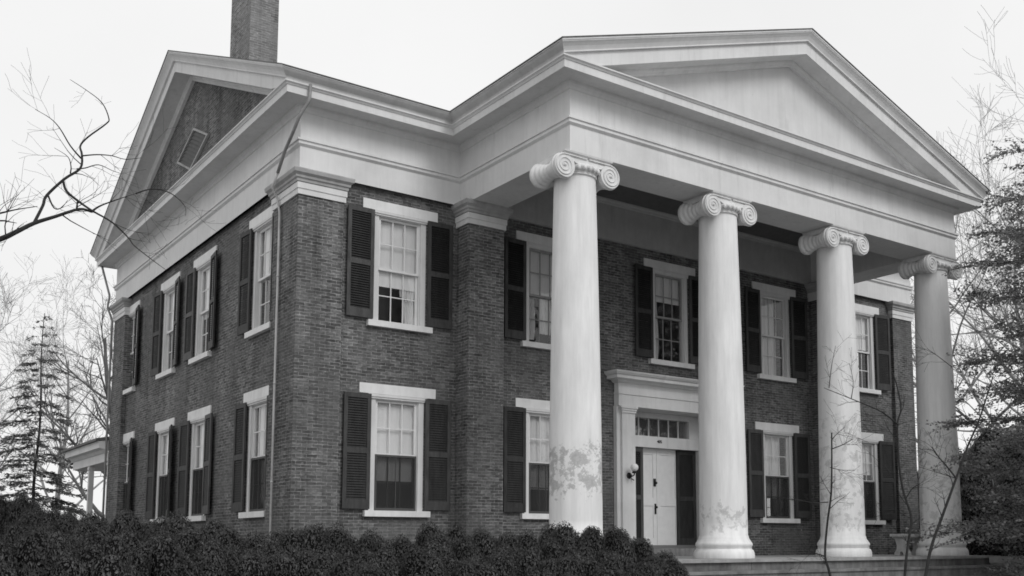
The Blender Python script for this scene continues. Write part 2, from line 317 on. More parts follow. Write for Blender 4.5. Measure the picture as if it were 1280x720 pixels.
# ------------------------------------------------------------ the house
W,P0,P1,DD,LL=18.262,3.3634,14.8138,3.66,13.398
WR=.1115; MID=(P0+P1)/2; OF,OT=.444,.603; ZT,ZAP,ZGAP=8.6015,10.71,11.78
house=empty('brick_house',(W/2,LL/2,GZ),'two storey brick mansion with white four column portico and dark louvred shutters','house')
def local(side):
    return {'front':lambda a,n,z:(a,WR-n,z),'left':lambda a,n,z:(WR-n,a,z),'right':lambda a,n,z:(W-WR+n,a,z)}[side]
def mapped(mb,f):
    mb.v=[f(*v) for v in mb.v]; return mb
B1,B2,B4,B5=2.1028,5.5754,12.6453,16.1052; B3=MID
SW=(1.9959,5.6537,8.3196,11.9208)
ZL1,ZS1,ZL2,ZS2=3.2592,.901,6.7836,4.4567
HW=.565
def panel(side,a0,a1,z0,z1,holes,depth=.28):
    mb=MB(); A=sorted({a0,a1,*[h[0] for h in holes],*[h[1] for h in holes]}); Z=sorted({z0,z1,*[h[2] for h in holes],*[h[3] for h in holes]})
    for i in range(len(A)-1):
        for j in range(len(Z)-1):
            ca,cz=(A[i]+A[i+1])/2,(Z[j]+Z[j+1])/2
            if any(h[0]<ca<h[1] and h[2]<cz<h[3] for h in holes): continue
            for n in (0,-depth): mb.quad((A[i],n,Z[j]),(A[i+1],n,Z[j]),(A[i+1],n,Z[j+1]),(A[i],n,Z[j+1]))
    for h in holes:
        for (p,q) in (((h[0],h[2]),(h[0],h[3])),((h[0],h[3]),(h[1],h[3])),((h[1],h[3]),(h[1],h[2])),((h[1],h[2]),(h[0],h[2]))):
            mb.quad((p[0],0,p[1]),(q[0],0,q[1]),(q[0],-depth,q[1]),(p[0],-depth,p[1]))
    return mapped(mb,local(side))
def hole(a,zl,zs): return (a-HW,a+HW,zs-.01,zl-.18)
DOORH=(7.87,10.31,0.0,3.30)
fh=[hole(a,z,s) for a in (B1,B2,B4,B5) for z,s in ((ZL1,ZS1),(ZL2,ZS2))]+[hole(B3,ZL2,ZS2),DOORH]
sh=[hole(a,z,s) for a in SW for z,s in ((ZL1,ZS1),(ZL2,ZS2))]
panel('front',WR+.002,W-WR-.002,GZ-.1,7.05,fh).build('front_wall',BRICK,house)
panel('left',WR,LL-WR,GZ-.1,7.05,sh).build('side_wall',BRICK,house)
panel('right',WR,LL-WR,GZ-.1,7.05,sh).build('side_wall',BRICK,house)
mb=MB(); mb.box((WR,LL-WR-.28,GZ-.1),(W-WR,LL-WR,7.05)); mb.build('rear_wall',BRICK,house)
mb=MB()
for z in (.1,3.72): mb.box((.4,.4,z),(W-.4,LL-.4,z+.15))
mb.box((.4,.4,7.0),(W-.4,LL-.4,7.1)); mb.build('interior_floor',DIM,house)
mb=MB(); mb.box((11.0,.41,.25),(11.12,LL-.41,6.99)); mb.box((.41,6.9,.25),(10.98,7.0,6.99)); mb.build('darkening_partition',DIM,house)  # unseen partitions, added so the front windows look dark
# corner pilasters and porch antae
PW=.873
def pilaster(x0,x1,y0,y1,nm,zt=7.0):
    mb=MB(); mb.box((x0,y0,GZ-.1),(x1,y1,6.60)); o=mb.build(nm,BRICK,house)
    c=MB(); path=[(x0,y0),(x1,y0),(x1,y1),(x0,y1)]
    c.sweep(path,[(-.02,6.56),(.03,6.56),(.03,6.66),(.045,6.665),(.045,6.775),(-.02,6.78)],closed=True)
    c.build('capital',TRIM,o)
    c=MB(); c.sweep(path,[(-.02,6.776),(.06,6.785),(.065,6.83),(.09,6.85),(.095,6.89),(.14,6.93),(.15,6.995),(.14,7.012),(-.02,7.014)],closed=True)
    c.build('capital_moulding',TRIM2,o)
for x0,x1,y0,y1 in ((0,PW,0,1.2),(W-PW,W,0,1.2),(0,PW,LL-1.2,LL),(W-PW,W,LL-1.2,LL)): pilaster(x0,x1,y0,y1,'corner_pilaster')
for x0 in (P0,P1-.829): pilaster(x0,x0+.829,-.338,WR-.002,'porch_pilaster')
# entablature: architrave, taenia, frieze, bed moulding, soffit and corona all round the house
ring=[(0,LL),(0,0),(P0,0),(P0,-DD),(P1,-DD),(P1,0),(W,0),(W,LL)]
ring=[(x,y) for x,y in ring]
ent=[(0,7.0),(0,7.455),(.045,7.495),(.045,7.55),(.07,7.556),(.07,7.592),(0,7.605),(0,8.10),(.02,8.11),(.035,8.145),(.075,8.18),(.085,8.224),(OF-.035,8.228),(OF-.035,8.209),(OF,8.209),(OF,8.34),(OF+.015,8.345),(OF+.03,8.37),(OF+.055,8.385),(OF+.055,8.41),(-.02,8.50)]
mb=MB(); mb.sweep(ring,ent,closed=True); mb.build('entablature',TRIM,house)
# gutter moulding along the eaves
sima=[(OF-.02,8.412),(OF+.05,8.414),(OF+.05,8.435),(OF+.062,8.46),(OF+.095,8.49),(OT-.03,8.525),(OT-.012,8.55),(OT-.012,8.563),(OT,8.565),(OT,ZT-.004),(OF-.02,ZT-.004)]
for pth in ([(0,0),(P0,0),(P0,-DD)],[(P1,-DD),(P1,0),(W,0)],[(W,LL),(0,LL)]):
    mb=MB(); mb.sweep(pth,sima,mit=(1,1)); mb.build('eaves_moulding',EAVE,house)
# raking cornices
rake=[(OF-.05,-.004),(OT,-.004),(OT,-.04),(OT-.012,-.042),(OT-.012,-.06),(OT-.04,-.085),(OT-.075,-.125),(OF+.062,-.165),(OF+.05,-.19),(OF+.05,-.215),(OF+.004,-.218),(OF+.004,-.245),(OF-.0,-.25),(OF-.0,-.475),(OF-.035,-.475),(OF-.035,-.455),(.09,-.46),(.08,-.50),(.05,-.53),(.04,-.575),(-.05,-.58),(-.05,-.30),(OF-.05,-.25)]
def raking(n0,n1,zap,f,nm):
    mb=MB(); mid=(n0+n1)/2; K=15; T=[n0+(mid-n0)*(i/K if i else 0) for i in range(K)]+[mid+(n1-mid)*i/K for i in range(K+1)]
    m_=len(rake); vs=[]
    for ti,t in enumerate(T):
        z=ZT+(zap-ZT)*(1-abs(t-mid)/(mid-n0))
        for o,dz in rake:
            tt=t+((OT-max(o,.3)) if ti==0 else 0)-((OT-max(o,.3)) if ti==len(T)-1 else 0)      # mitred against the eaves moulding
            zz=ZT+(zap-ZT)*(1-abs(tt-mid)/(mid-n0)); vs.append(f(tt,o,max(zz+dz,8.413 if o>OF-.01 else 8.411)))
    fs=[(i*m_+q,(i+1)*m_+q,(i+1)*m_+(q+1)%m_,i*m_+(q+1)%m_) for i in range(len(T)-1) for q in range(m_)]
    mb.add(vs,fs); mb.add(vs[:m_],[tuple(range(m_))]); mb.add(vs[-m_:],[tuple(range(m_))])
    return mb.build(nm,TRIM,house)
E_=0.0
raking(P0-OT-E_,P1+OT+E_,ZAP,lambda t,o,z:(t,-DD-o,z),'raking_cornice')
raking(-OT-E_,LL+OT+E_,ZGAP,lambda t,o,z:(-o,t,z),'raking_cornice')
raking(-OT-E_,LL+OT+E_,ZGAP,lambda t,o,z:(W+o,t,z),'raking_cornice')
mb=MB(); mb.prism([(P0-.3,8.40),(P1+.3,8.40),(MID,ZAP-.1)],'y',-DD+.03,-DD+.2); mb.build('pediment_panel',PLASTER,house)
for x0,x1 in ((.03,.3),(W-.3,W-.03)):
    mb=MB(); mb.prism([(-.3,8.40),(LL+.3,8.40),(LL/2,ZGAP-.1)],'x',x0,x1); o=mb.build('gable_wall',BRICK,house)
    if x0<1:
        q=[Vector((6.49,9.97)),Vector((5.39,9.46)),Vector((6.65,8.99)),Vector((7.75,9.5))]; ce=sum(q,Vector((0,0)))/4; qi=[ce+(v-ce)*.90 for v in q]
        c=MB()
        for k_ in range(4): c.prism([tuple(q[k_]),tuple(q[(k_+1)%4]),tuple(qi[(k_+1)%4]),tuple(qi[k_])],'x',-.03,.028)
        w=c.build('attic_vent',TRIM2,o); c=MB(); d1=qi[1]-qi[0]; d2=qi[3]-qi[0]
        for k_ in range(9):
            u0=qi[0]+d2*(k_/9); u1=qi[0]+d2*((k_+1.1)/9)
            c.add([(.026,u0.x,u0.y),(.026,u0.x+d1.x,u0.y+d1.y),(-.005,u1.x+d1.x,u1.y+d1.y),(-.005,u1.x,u1.y)],[(0,1,2,3)])
        c.build('vent_louvres',SCREEN,w)
# roofs
def slab(pts,th,mb):
    n=len(pts); v=[Vector(p) for p in pts]; mb.add(v+[p-Vector((0,0,th)) for p in v],[tuple(range(n)),tuple(range(2*n-1,n-1,-1))]+[(i,(i+1)%n,n+(i+1)%n,n+i) for i in range(n)])
ge=.018; gs=(ZGAP-ZT)/(LL/2+OT)
mb=MB()
for s_ in (-1,1):
    ye=-OT-ge if s_<0 else LL+OT+ge
    slab([(-OT-ge,ye,ZT-ge*gs+.012),(W+OT+ge,ye,ZT-ge*gs+.012),(W+OT+ge,LL/2,ZGAP+.012),(-OT-ge,LL/2,ZGAP+.012)],.014,mb)
ro=mb.build('roof',SLATE,house)
mb=MB(); ps=(ZAP-ZT)/(P1-MID+OT)
for s_ in (-1,1):
    xe=MID+s_*(P1-MID+OT+ge)
    slab([(xe,-DD-OT-ge,ZT-ge*ps+.012),(MID,-DD-OT-ge,ZAP+.012),(MID,5,ZAP+.012),(xe,.02,ZT-ge*ps+.012)],.014,mb)
mb.build('portico_roof',SLATE,house)
for cx0,cx1,cy0,cy1 in ((1.06,1.75,6.0,7.42),(W-1.75,W-1.06,6.0,7.42)):
    mb=MB(); mb.box((cx0,cy0,10.6),(cx1,cy1,14.6)); mb.box((cx0-.05,cy0-.05,14.2),(cx1+.05,cy1+.05,14.35)); mb.build('chimney',BRICKC,house)
# ------------------------------------------------------------ portico: beams, ceiling, frieze on the house wall
BW=.83
mb=MB(); e=.003
mb.box((P0+e,-DD+e,7.0-.001),(P0+BW,.05,8.0)); mb.box((P1-BW,-DD+e,7.0-.001),(P1-e,.05,8.0)); mb.box((P0+BW+e,-DD+e,7.0-.002),(P1-BW-e,-DD+BW,8.0))
mb.build('porch_beam',TRIM,house)
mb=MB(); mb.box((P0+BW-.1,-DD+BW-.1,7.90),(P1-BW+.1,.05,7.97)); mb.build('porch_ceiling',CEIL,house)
mb=MB(); mb.box((P0+BW,0.002,7.0),(P1-BW,.1,7.9)); mb.sweep([(P0+BW,.0),(P1-BW,.0)],[(0,7.79),(.03,7.80),(.04,7.83),(.08,7.86),(.09,7.895),(0,7.895)]); mb.build('porch_frieze',EAVE,house)
# ------------------------------------------------------------ columns
def column(x,y,mt):
    mb=MB(); H=6.66; prof=[]
    rb,rn=.458,.372
    prof+=[(.50,.34),(.478,.375),(.466,.43)]
    for i in range(26):
        t=i/25; z=.43+(H-.43)*t; prof.append((rb-(rb-rn)*(t**1.55),z))
    mb.lathe(prof,(x,y,0),n=64); o=mb.build('column',mt,house)
    b=MB(); b.lathe([(.575,0),(.582,.02),(.575,.10),(.555,.15),(.525,.175),(.522,.19),(.53,.195),(.535,.205)],(x,y,.001),n=56)
    b.lathe([(.515,.205)]+[(.515+.028*math.sin(math.pi*i/8),.205+.11*i/8) for i in range(1,9)]+[(.50,.345)],(x,y,.001),n=56); b.build('base',mt,o)
    cap=MB()
    hx,hy,zc,rv=.50,.385,6.735,.212   # volute centre offset, half depth, centre height, radius
    # scroll slabs, front and back: two discs joined by a sagging channel
    for sg in (-1,1):
        out=[]
        for i in range(25):
            t=math.pi/2+math.pi*1.62*i/24; out.append((-hx+rv*math.cos(t),zc+rv*math.sin(t)))
        out+=[(-.24,zc+.045),(-.12,zc+.01),(0,zc),(.12,zc+.01),(.24,zc+.045)]
        for i in range(25):
            t=math.pi/2-math.pi*1.62*(1-i/24); out.append((hx+rv*math.cos(t),zc+rv*math.sin(t)))
        out=[(x+q[0],q[1]) for q in out]
        y0=y+sg*(hy-.07); y1=y+sg*hy
        # concave outline: split in three convex pieces sharing edges
        L_=[(x-hx+rv*math.cos(2*math.pi*i/28),zc+rv*math.sin(2*math.pi*i/28)) for i in range(28)]
        R_=[(2*x-q[0],q[1]) for q in L_]
        cap.prism(L_,'y',y0,y1,smooth=False); cap.prism(R_,'y',y0,y1)
        ch=[(x-hx,zc+rv-.001),(x-hx,zc+.10),(x-.28,zc+.075),(x-.13,zc+.035),(x,zc+.02),(x+.13,zc+.035),(x+.28,zc+.075),(x+hx,zc+.10),(x+hx,zc+rv-.001)]
        cap.prism(ch,'y',y0+sg*.004,y1-sg*.012)
        # raised spiral fillets and the eye
        for sx in (-1,1):
            pts=[];K=58
            for i in range(K+1):
                th=math.pi/2+ -0.0 - 2*math.pi*2.35*i/K; r=(rv-.014)*(1-.80*i/K)
                pts.append((x+sx*(hx+r*math.cos(th)),y1+sg*.002,zc+r*math.sin(th)))
            cap.tube([(x+sx*.02,y1,zc+rv-.014)]+pts,[.017]+[.017-.006*i/K for i in range(K+1)],5)
            cap.lathe([(.0,-.03),(.03,-.03),(.034,0),(.022,.022),(0,.03)] if sg>0 else [(0,.03),(.03,.03),(.034,0),(.022,-.022),(0,-.03)],(x+sx*hx,y1,zc),'y',12)
        lo=[(x+sx_*q,y1+sg*.001,zc+dz) for q,dz,sx_ in ((.30,.095,-1),(.14,.05,-1),(0,.035,1),(.14,.05,1),(.30,.095,1))]
        cap.tube(lo,.014,5)
    for sx in (-1,1):      # bolsters: waisted rolls with bands, front to back
        pr=[]
        for i in range(65):
            t=-1+2*i/64; r=.118+.088*abs(t)**1.6; yy=t*(hy-.065)
            k=abs(math.sin(t*math.pi*3.5)); pr.append((r+.022*k,yy))
        cap.lathe(pr,(x+sx*hx,y,zc),'y',26)
    cap.box((x-.56,y-hy+.03,zc+.14),(x+.56,y+hy-.03,zc+rv+.012))
    cap.lathe([(.372,0),(.40,.012),(.40,.035),(.378,.045),(.395,.07),(.455,.125),(.46,.165),(.4,.2)],(x,y,6.645),n=48)
    for i in range(26):   # egg mouldings
        t=2*math.pi*(i+.5)/26; cx,cy=x+.45*math.cos(t),y+.45*math.sin(t)
        cap.lathe([(0,-.05),(.026,-.035),(.035,0),(.026,.035),(0,.05)],(cx,cy,6.755),'z',8)
    cap.sweep([(x-.50,y-hy+.0),(x+.50,y-hy),(x+.50,y+hy),(x-.50,y+hy)],[(-.05,zc+rv+.006),(.0,zc+rv+.008),(.03,zc+rv+.03),(.035,6.998),(-.05,6.999)],closed=True)
    cap.build('capital',CAPM,o)
cc=.4202
for t,mt in ((0,COL1),(1/3,COL2),(2/3,COL3),(1,COL3)): column(P0+cc+t*(P1-P0-2*cc),-DD+cc,mt)
# ------------------------------------------------------------ windows and shutters
rng=random.Random(5)
def window(side,a,zl,zs,shade=.6,curt=None,lower='same',screen=False,paint=None):
    f=local(side); zt=zl-.19; hs=.445
    def part(mb,nm,mt,par): return mapped(mb,f).build(nm,mt,par)
    c=MB()
    for s in (-1,1):
        c.box((a+s*.562,-.15,zs),(a+s*.45,-.012,zt)); c.box((a+s*.45,-.15,zs),(a+s*.432,-.045,zt-.10))
    c.box((a-.45,-.15,zt-.10),(a+.45,-.014,zt)); c.box((a-.62,-.02,zt-.052),(a+.62,.035,zt-.002)); c.box((a-.59,-.02,zt-.085),(a+.59,.018,zt-.052))
    w=part(c,'window',TRIM,house)
    c=MB(); c.box((a-.80,-.1,zt+.002),(a+.80,.022+rng.random()*.008,zl)); part(c,'lintel',WSTONE,w)
    c=MB(); c.box((a-.68,-.2,zs-.115),(a+.68,.095,zs-.004)); part(c,'sill',WSTONE,w)
    zm=(zs+zt-.10)/2+.01
    def sash(z0,z1,n0,mt,nm):
        c=MB(); h=hs-.012
        c.box((a-h,n0-.035,z0),(a-h+.045,n0,z1)); c.box((a+h-.045,n0-.035,z0),(a+h,n0,z1)); c.box((a-h+.045,n0-.034,z0),(a+h-.045,n0-.001,z0+.045)); c.box((a-h+.045,n0-.034,z1-.042),(a+h-.045,n0-.001,z1))
        iw=2*(h-.045)
        for k in (1,2): c.box((a-h+.045+iw*k/3-.010,n0-.028,z0+.045),(a-h+.045+iw*k/3+.010,n0-.006,z1-.042))
        zz=(z0+z1)/2; c.box((a-h+.045,n0-.027,zz-.010),(a+h-.045,n0-.007,zz+.010))
        s_=part(c,nm,mt,w)
        g_=MB(); g_.quad((a-h+.04,n0-.018,z0+.04),(a+h-.04,n0-.018,z0+.04),(a+h-.04,n0-.018,z1-.04),(a-h+.04,n0-.018,z1-.04)); part(g_,'pane',GLASS,w)
    sash(zm-.02,zt-.102,-.06,paint or SASH,'sash'); sash(zs+.002,zm+.02,-.10,DARKSASH if lower=='dark' else (paint or SASH),'sash')
    if screen:
        c=MB(); c.box((a-.43,-.052,zs+.004),(a-.395,-.03,zm)); c.box((a+.395,-.052,zs+.004),(a+.43,-.03,zm)); c.box((a-.395,-.052,zs+.004),(a+.395,-.03,zs+.05)); c.box((a-.395,-.052,zm-.04),(a+.395,-.03,zm)); c.box((a-.008,-.05,zs+.05),(a+.008,-.032,zm-.04))
        sc=part(c,'screen',SCREEN,w); c=MB(); c.box((a-.40,-.043,zs+.045),(a+.40,-.0415,zm-.035)); part(c,'screen_mesh',WIRE,w)
    if shade>0:
        zb=zt-.1-(zt-.1-zs)*shade; c=MB(); K=14
        pts=[(a-.42+.84*i/K,-.146-.002*math.sin(i*1.1+a*3)) for i in range(K+1)]
        for i in range(K): c.add([(pts[i][0],pts[i][1],zb),(pts[i+1][0],pts[i+1][1],zb),(pts[i+1][0],pts[i+1][1],zt-.11),(pts[i][0],pts[i][1],zt-.11)],[(0,1,2,3)],True)
        c.box((a-.42,-.155,zb-.02),(a+.42,-.140,zb+.005)); part(c,'shade',SHADE,w)
    for (c0,c1,z0,z1) in (curt or []):
        c=MB(); K=26; pts=[]
        for i in range(K+1): 
            t=i/K; pts.append((a+c0+(c1-c0)*t,-.165-.016*math.sin(t*23+a)))
        for i in range(K):
            for j in range(6):
                za=z0+(z1-z0)*j/6; zb=z0+(z1-z0)*(j+1)/6
                def sk(p,z): return (p[0]+.05*math.sin((z-z0)*3)*(1 if c0<0 else -1)*(1-(z-z0)/(z1-z0)),p[1],z)
                c.add([sk(pts[i],za),sk(pts[i+1],za),sk(pts[i+1],zb),sk(pts[i],zb)],[(0,1,2,3)],True)
        part(c,'curtain',LACE,w)
def shutter(side,a,sgn,zl,zs,th=0.03):
    f=local(side); z0,z1=zs+.02,zl-.205; w=.55
    ct,st=math.cos(th),math.sin(th)
    h=a+sgn*.572
    def fm(u,n,z): return f(h+sgn*(u*ct-n*st*0),.028+n+u*st,z)
    c=MB(); sw=.075; zmid=z0+(z1-z0)*.50; t=.036
    c.box((0,0,z0),(sw,t,z1)); c.box((w-sw,0,z0),(w,t,z1))
    for za,zb in ((z0,z0+.17),(zmid-.05,zmid+.05),(z1-.09,z1)): c.box((sw,.001,za),(w-sw,t-.001,zb))
    o=mapped(c,fm).build('shutter',SHUT,house)
    c=MB()
    for za,zb in ((z0+.17,zmid-.05),(zmid+.05,z1-.09)):
        n_=int((zb-za)/.045); dz=(zb-za)/n_
        for i in range(n_):
            z=za+i*dz; c.add([(sw,.030,z),(w-sw,.030,z),(w-sw,.006,z+dz*1.05),(sw,.006,z+dz*1.05),(sw,.024,z),(w-sw,.024,z),(w-sw,.0,z+dz*1.05),(sw,.0,z+dz*1.05)],[(0,1,2,3),(7,6,5,4),(0,4,5,1),(2,6,7,3)])
    mapped(c,fm).build('slats',SLAT,o)
# woven wire half screens
k=NT('window screen mesh'); k.t.nodes.remove(k.b); d_=k.n('ShaderNodeBsdfDiffuse'); d_.inputs[0].default_value=g(.06); t_=k.n('ShaderNodeBsdfTransparent'); ms=k.n('ShaderNodeMixShader'); ms.inputs[0].default_value=.38
k.l(t_.outputs[0],ms.inputs[1]); k.l(d_.outputs[0],ms.inputs[2]); k.l(ms.outputs[0],k.out.inputs[0]); WIRE=k.m
zm1=(ZS1+ZL1-.29)/2; zm2=(ZS2+ZL2-.29)/2
window('front',B1,ZL2,ZS2,.64,[(.10,.24,zm2-.45,ZL2-.9),(.20,.42,ZS2,ZL2-.9)])
window('front',B2,ZL2,ZS2,.5,[(-.40,-.22,ZS2+.1,zm2+.1),(-.12,.20,ZS2+.25,zm2),(.25,.42,ZS2,zm2)],paint=SHADED_SASH)
window('front',B3,ZL2,ZS2,.3,[(-.42,-.25,ZS2,ZL2-.3)],paint=SHADED_SASH)
window('front',B4,ZL2,ZS2,0,[(-.42,.15,ZS2,ZL2-.3)])
window('front',B5,ZL2,ZS2,.45)
window('front',B1,ZL1,ZS1,.72,None,'dark',True)
window('front',B2,ZL1,ZS1,0,[(-.42,.42,ZS1+.5,ZL1-.3)],'dark',True)
window('front',B4,ZL1,ZS1,0,[(-.42,.22,ZS1+.5,ZL1-.3)],'dark',True)
window('front',B5,ZL1,ZS1,.4,None,'dark',True)
for i,a in enumerate(SW):
    window('left',a,ZL2,ZS2,(.5,.55,.5,.6)[i]); window('left',a,ZL1,ZS1,(.5,.5,.55,.5)[i],None,'dark',True)
    window('right',a,ZL2,ZS2,0); window('right',a,ZL1,ZS1,0)
for a in (B1,B2,B3,B4,B5):
    for z,s in ((ZL2,ZS2),(ZL1,ZS1)):
        if a==B3 and z==ZL1: continue
        shutter('front',a,-1,z,s,.03+.03*rng.random()); shutter('front',a,1,z,s,.04+.12*rng.random() if a!=B1 else .03)
for i,a in enumerate(SW):
    for z,s in ((ZL2,ZS2),(ZL1,ZS1)):
        shutter('left',a,1,z,s,.04+.06*rng.random()); shutter('left',a,-1,z,s,.07+.16*rng.random())
        for sg in (-1,1): shutter('right',a,sg,z,s,.05)
# ------------------------------------------------------------ doorway
mb=MB()
for s in (-1,1):
    x0,x1=MID+s*1.72,MID+s*1.225; mb.box((x0,-.0,.0),(x1,.62,3.29)) ; mb.box((MID+s*1.61,-.06,.0),(MID+s*1.24,-.002,3.18))
    mb.box((MID+s*1.66,-.09,0),(MID+s*1.215,-.062,.22)); mb.box((MID+s*1.65,-.10,3.19),(MID+s*1.215,.0,3.235)); mb.box((MID+s*1.63,-.085,3.14),(MID+s*1.225,.0,3.188)); mb.box((MID+s*1.68,-.12,3.237),(MID+s*1.2,.0,3.287))
mb.box((MID-1.70,-.055,3.292),(MID+1.70,.62,3.55)); mb.box((MID-1.715,-.075,3.552),(MID+1.715,.1,3.60)); mb.box((MID-1.70,-.05,3.602),(MID+1.70,.1,3.86))
mb.sweep([(MID-1.70,.11),(MID-1.70,-.05),(MID+1.70,-.05),(MID+1.70,.11)],[(0,3.80),(.05,3.82),(.08,3.86),(.20,3.875),(.20,3.945),(.23,3.955),(.27,4.0),(.28,4.03),(0,4.06)])
dw=mb.build('door_surround',TRIM,house)
mb=MB(); y=.56
mb.box((MID-1.22,.50,2.485),(MID+1.22,.70,2.745)); mb.box((MID-1.22,.50,3.165),(MID+1.22,.70,3.289))
for s in (-1,1): mb.box((MID+s*1.22,.50,2.747),(MID+s*.92,.70,3.163))
for i in range(1,6): xx=MID-.92+1.84*i/6; mb.box((xx-.014,.55,2.747),(xx+.014,.58,3.163))
tr=mb.build('transom',TRIM,dw)
mb=MB(); mb.box((MID-.93,.562,2.74),(MID+.93,.566,3.17)); mb.build('transom_pane',GLASS,dw)
fc=bpy.data.curves.new('house_number','FONT'); fc.body='405'; fc.size=.10; fc.extrude=.006; fc.align_x='CENTER'; fc.materials.append(IRON)
fo=bpy.data.objects.new('lettering',fc); C.objects.link(fo); bpy.context.view_layer.update()
me=bpy.data.meshes.new_from_object(fo); bpy.data.objects.remove(fo); me.transform(Matrix.Translation((MID-.03,.494,2.60))@Matrix.Rotation(R(90),4,'X'))
fo=bpy.data.objects.new('house_number',me); C.objects.link(fo); attach(fo,dw)
for s in (-1,1):
    mb=MB(); x0,x1=(MID-.685,MID-.004) if s<0 else (MID+.004,MID+.685); z0,z1=.195,2.48
    mb.box((x0,.66,z0),(x1,.70,z1))
    for xa,xb in ((x0,x0+.11),(x1-.11,x1)): mb.box((xa,.645,z0),(xb,.659,z1))
    for za,zb in ((z0,z0+.22),(1.15,1.33),(z1-.14,z1)): mb.box((x0+.11,.646,za),(x1-.11,.659,zb))
    d=mb.build('door',SASH,house)
    if s<0:
        k_=MB(); k_.lathe([(0,-.07),(.03,-.065),(.034,-.04),(.014,-.025),(.014,0)],(x1-.06,.645,1.68),'y',16); k_.box((x1-.10,.630,1.60),(x1-.03,.6445,1.78)); k_.build('knocker',IRON,d)
        k_=MB(); k_.box((x1-.075,.632,.96),(x1-.025,.6445,1.20)); k_.lathe([(0,-.06),(.026,-.05),(.026,-.03),(.01,-.02),(.01,0)],(x1-.05,.632,1.12),'y',14); k_.build('handle',IRON,d)
    # louvred outer leaf folded back beside the door
    b=MB(); xa,xb=(MID-1.2,MID-.50) if s<0 else (MID+.60,MID+1.2)
    yb=.54 if s<0 else .60; z0,z1=.20,2.475
    b.box((xa,yb,z0),(xa+.08,yb+.035,z1)); b.box((xb-.08,yb,z0),(xb,yb+.035,z1))
    for za,zb in ((z0,z0+.20),(1.28,1.38),(z1-.10,z1)): b.box((xa+.08,yb+.001,za),(xb-.08,yb+.034,zb))
    b=b.build('door_blind',SHUT,house); c=MB()
    for za,zb in ((z0+.20,1.28),(1.38,z1-.10)):
        n_=int((zb-za)/.045); dz=(zb-za)/n_
        for i in range(n_):
            z=za+i*dz; c.add([(xa+.08,yb+.004,z),(xb-.08,yb+.004,z),(xb-.08,yb+.03,z+dz*1.05),(xa+.08,yb+.03,z+dz*1.05)],[(0,1,2,3)])
    c.build('slats',SLAT,b)
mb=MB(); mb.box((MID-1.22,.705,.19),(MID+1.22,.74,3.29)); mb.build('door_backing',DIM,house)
mb=MB(); mb.box((MID-1.9,-.22,.003),(MID+1.9,-.092,.17)); mb.box((MID-1.22,-.09,.003),(MID+1.22,.72,.182)); mb.build('doorstep',STONE,house)
# wall lamp on the left door pilaster
mb=MB(); lx=7.66
mb.lathe([(0,-.03),(.06,-.025),(.07,0)],(lx,-.062,1.76),'y',18); mb.tube([(lx,-.08,1.76),(lx,-.17,1.745),(lx,-.235,1.77),(lx,-.24,1.81)],.014,8,cap=True); mb.lathe([(.02,0),(.05,.012),(.055,.035),(.03,.05)],(lx,-.24,1.80),'z',18)
mb.tube([(lx+.05,-.07,1.70),(lx+.09,-.12,1.66)],.012,6,cap=True)
l=mb.build('wall_lamp',IRON,house)
mb=MB(); mb.lathe([(max(.088*math.sin(math.pi*i/16),0),.088-.088*math.cos(math.pi*i/16)) for i in range(17)],(lx,-.24,1.842),'z',24); mb.build('globe',MILK,l)
# ------------------------------------------------------------ downspouts
def spout(pts,nm,segs,rr=.030):
    P=[Vector(p) for p in pts]; Q=[P[0]]
    for i in range(1,len(P)-1):
        a,b,c=P[i-1],P[i],P[i+1]; r1=min(.06,(b-a).length*.4); r2=min(.06,(c-b).length*.4); p0=b+(a-b).normalized()*r1; p2=b+(c-b).normalized()*r2
        Q+= [p0,p0*.25+b*.5+p2*.25,p2]
    Q.append(P[-1]); mb=MB(); mb.tube(Q,rr,10,cap=True)
    for q in segs: mb.lathe([(rr,-.015),(rr+.007,-.015),(rr+.007,.015),(rr,.015)],q,'z',10)
    return mb.build('downspout',nm,house)
o=spout([(-.04,-.50,8.42),(-.05,-.50,8.13),(-.17,-.35,7.85),(-.2,-.16,7.62),(-.13,.40,7.46),(-.18,.60,7.08)],PIPED,[])
spout([(-.18,.605,7.07),(-.20,.82,6.86),(-.08,.86,6.72),(-.055,.77,6.4),(-.055,.77,3.0),(-.055,.77,-1.2)],PIPE,[(-.055,.77,5.2),(-.055,.77,3.2),(-.055,.77,1.4)],.021)
spout([(-.35,LL+.5,8.42),(-.3,LL+.35,8.1),(-.15,LL+.06,7.3),(-.2,LL+.06,6.98),(-.06,LL+.04,6.62),(-.06,LL+.04,4.2),(-.06,LL+.04,-1.2)],PIPED,[])
# ------------------------------------------------------------ porch floor and steps
mb=MB(); mb.box((P0-.3,-4.26,-.055),(P1+.3,-.001,0)); pf=mb.build('porch_floor',STONE2,house)
mb=MB(); xs=[P0-.25,4.9,7.05,9.3,10.75,12.9,P1+.25]
for i in range(6): mb.box((xs[i]+.004,-4.2+.004*(i%2),GZ),(xs[i+1]-.004,-.002,-.056))
mb.build('foundation',STONE,pf)
for i in range(1,6):
    mb=MB(); z=-.20-.205*(i-1); y0=-4.26-.36*i
    bv=.012; x0,x1=4.32,P1-.2
    mb.box((x0,y0,z-.05),(x1,-4.2 if i==1 else y0+.62,z)); mb.box((x0+.02,y0+.035,max(z-.205,GZ-.02)),(x1-.02,-4.203,z-.051)); mb.build('step',STONE,house)
for x0,x1 in ((3.62,4.31),(P1-.19,P1+.5)):
    mb=MB(); mb.box((x0,-5.3,-.16),(x1,-4.27,-.02)); mb.box((x0+.04,-5.25,GZ),(x1-.04,-4.28,-.161)); mb.build('step_cheek',STONE2,house)
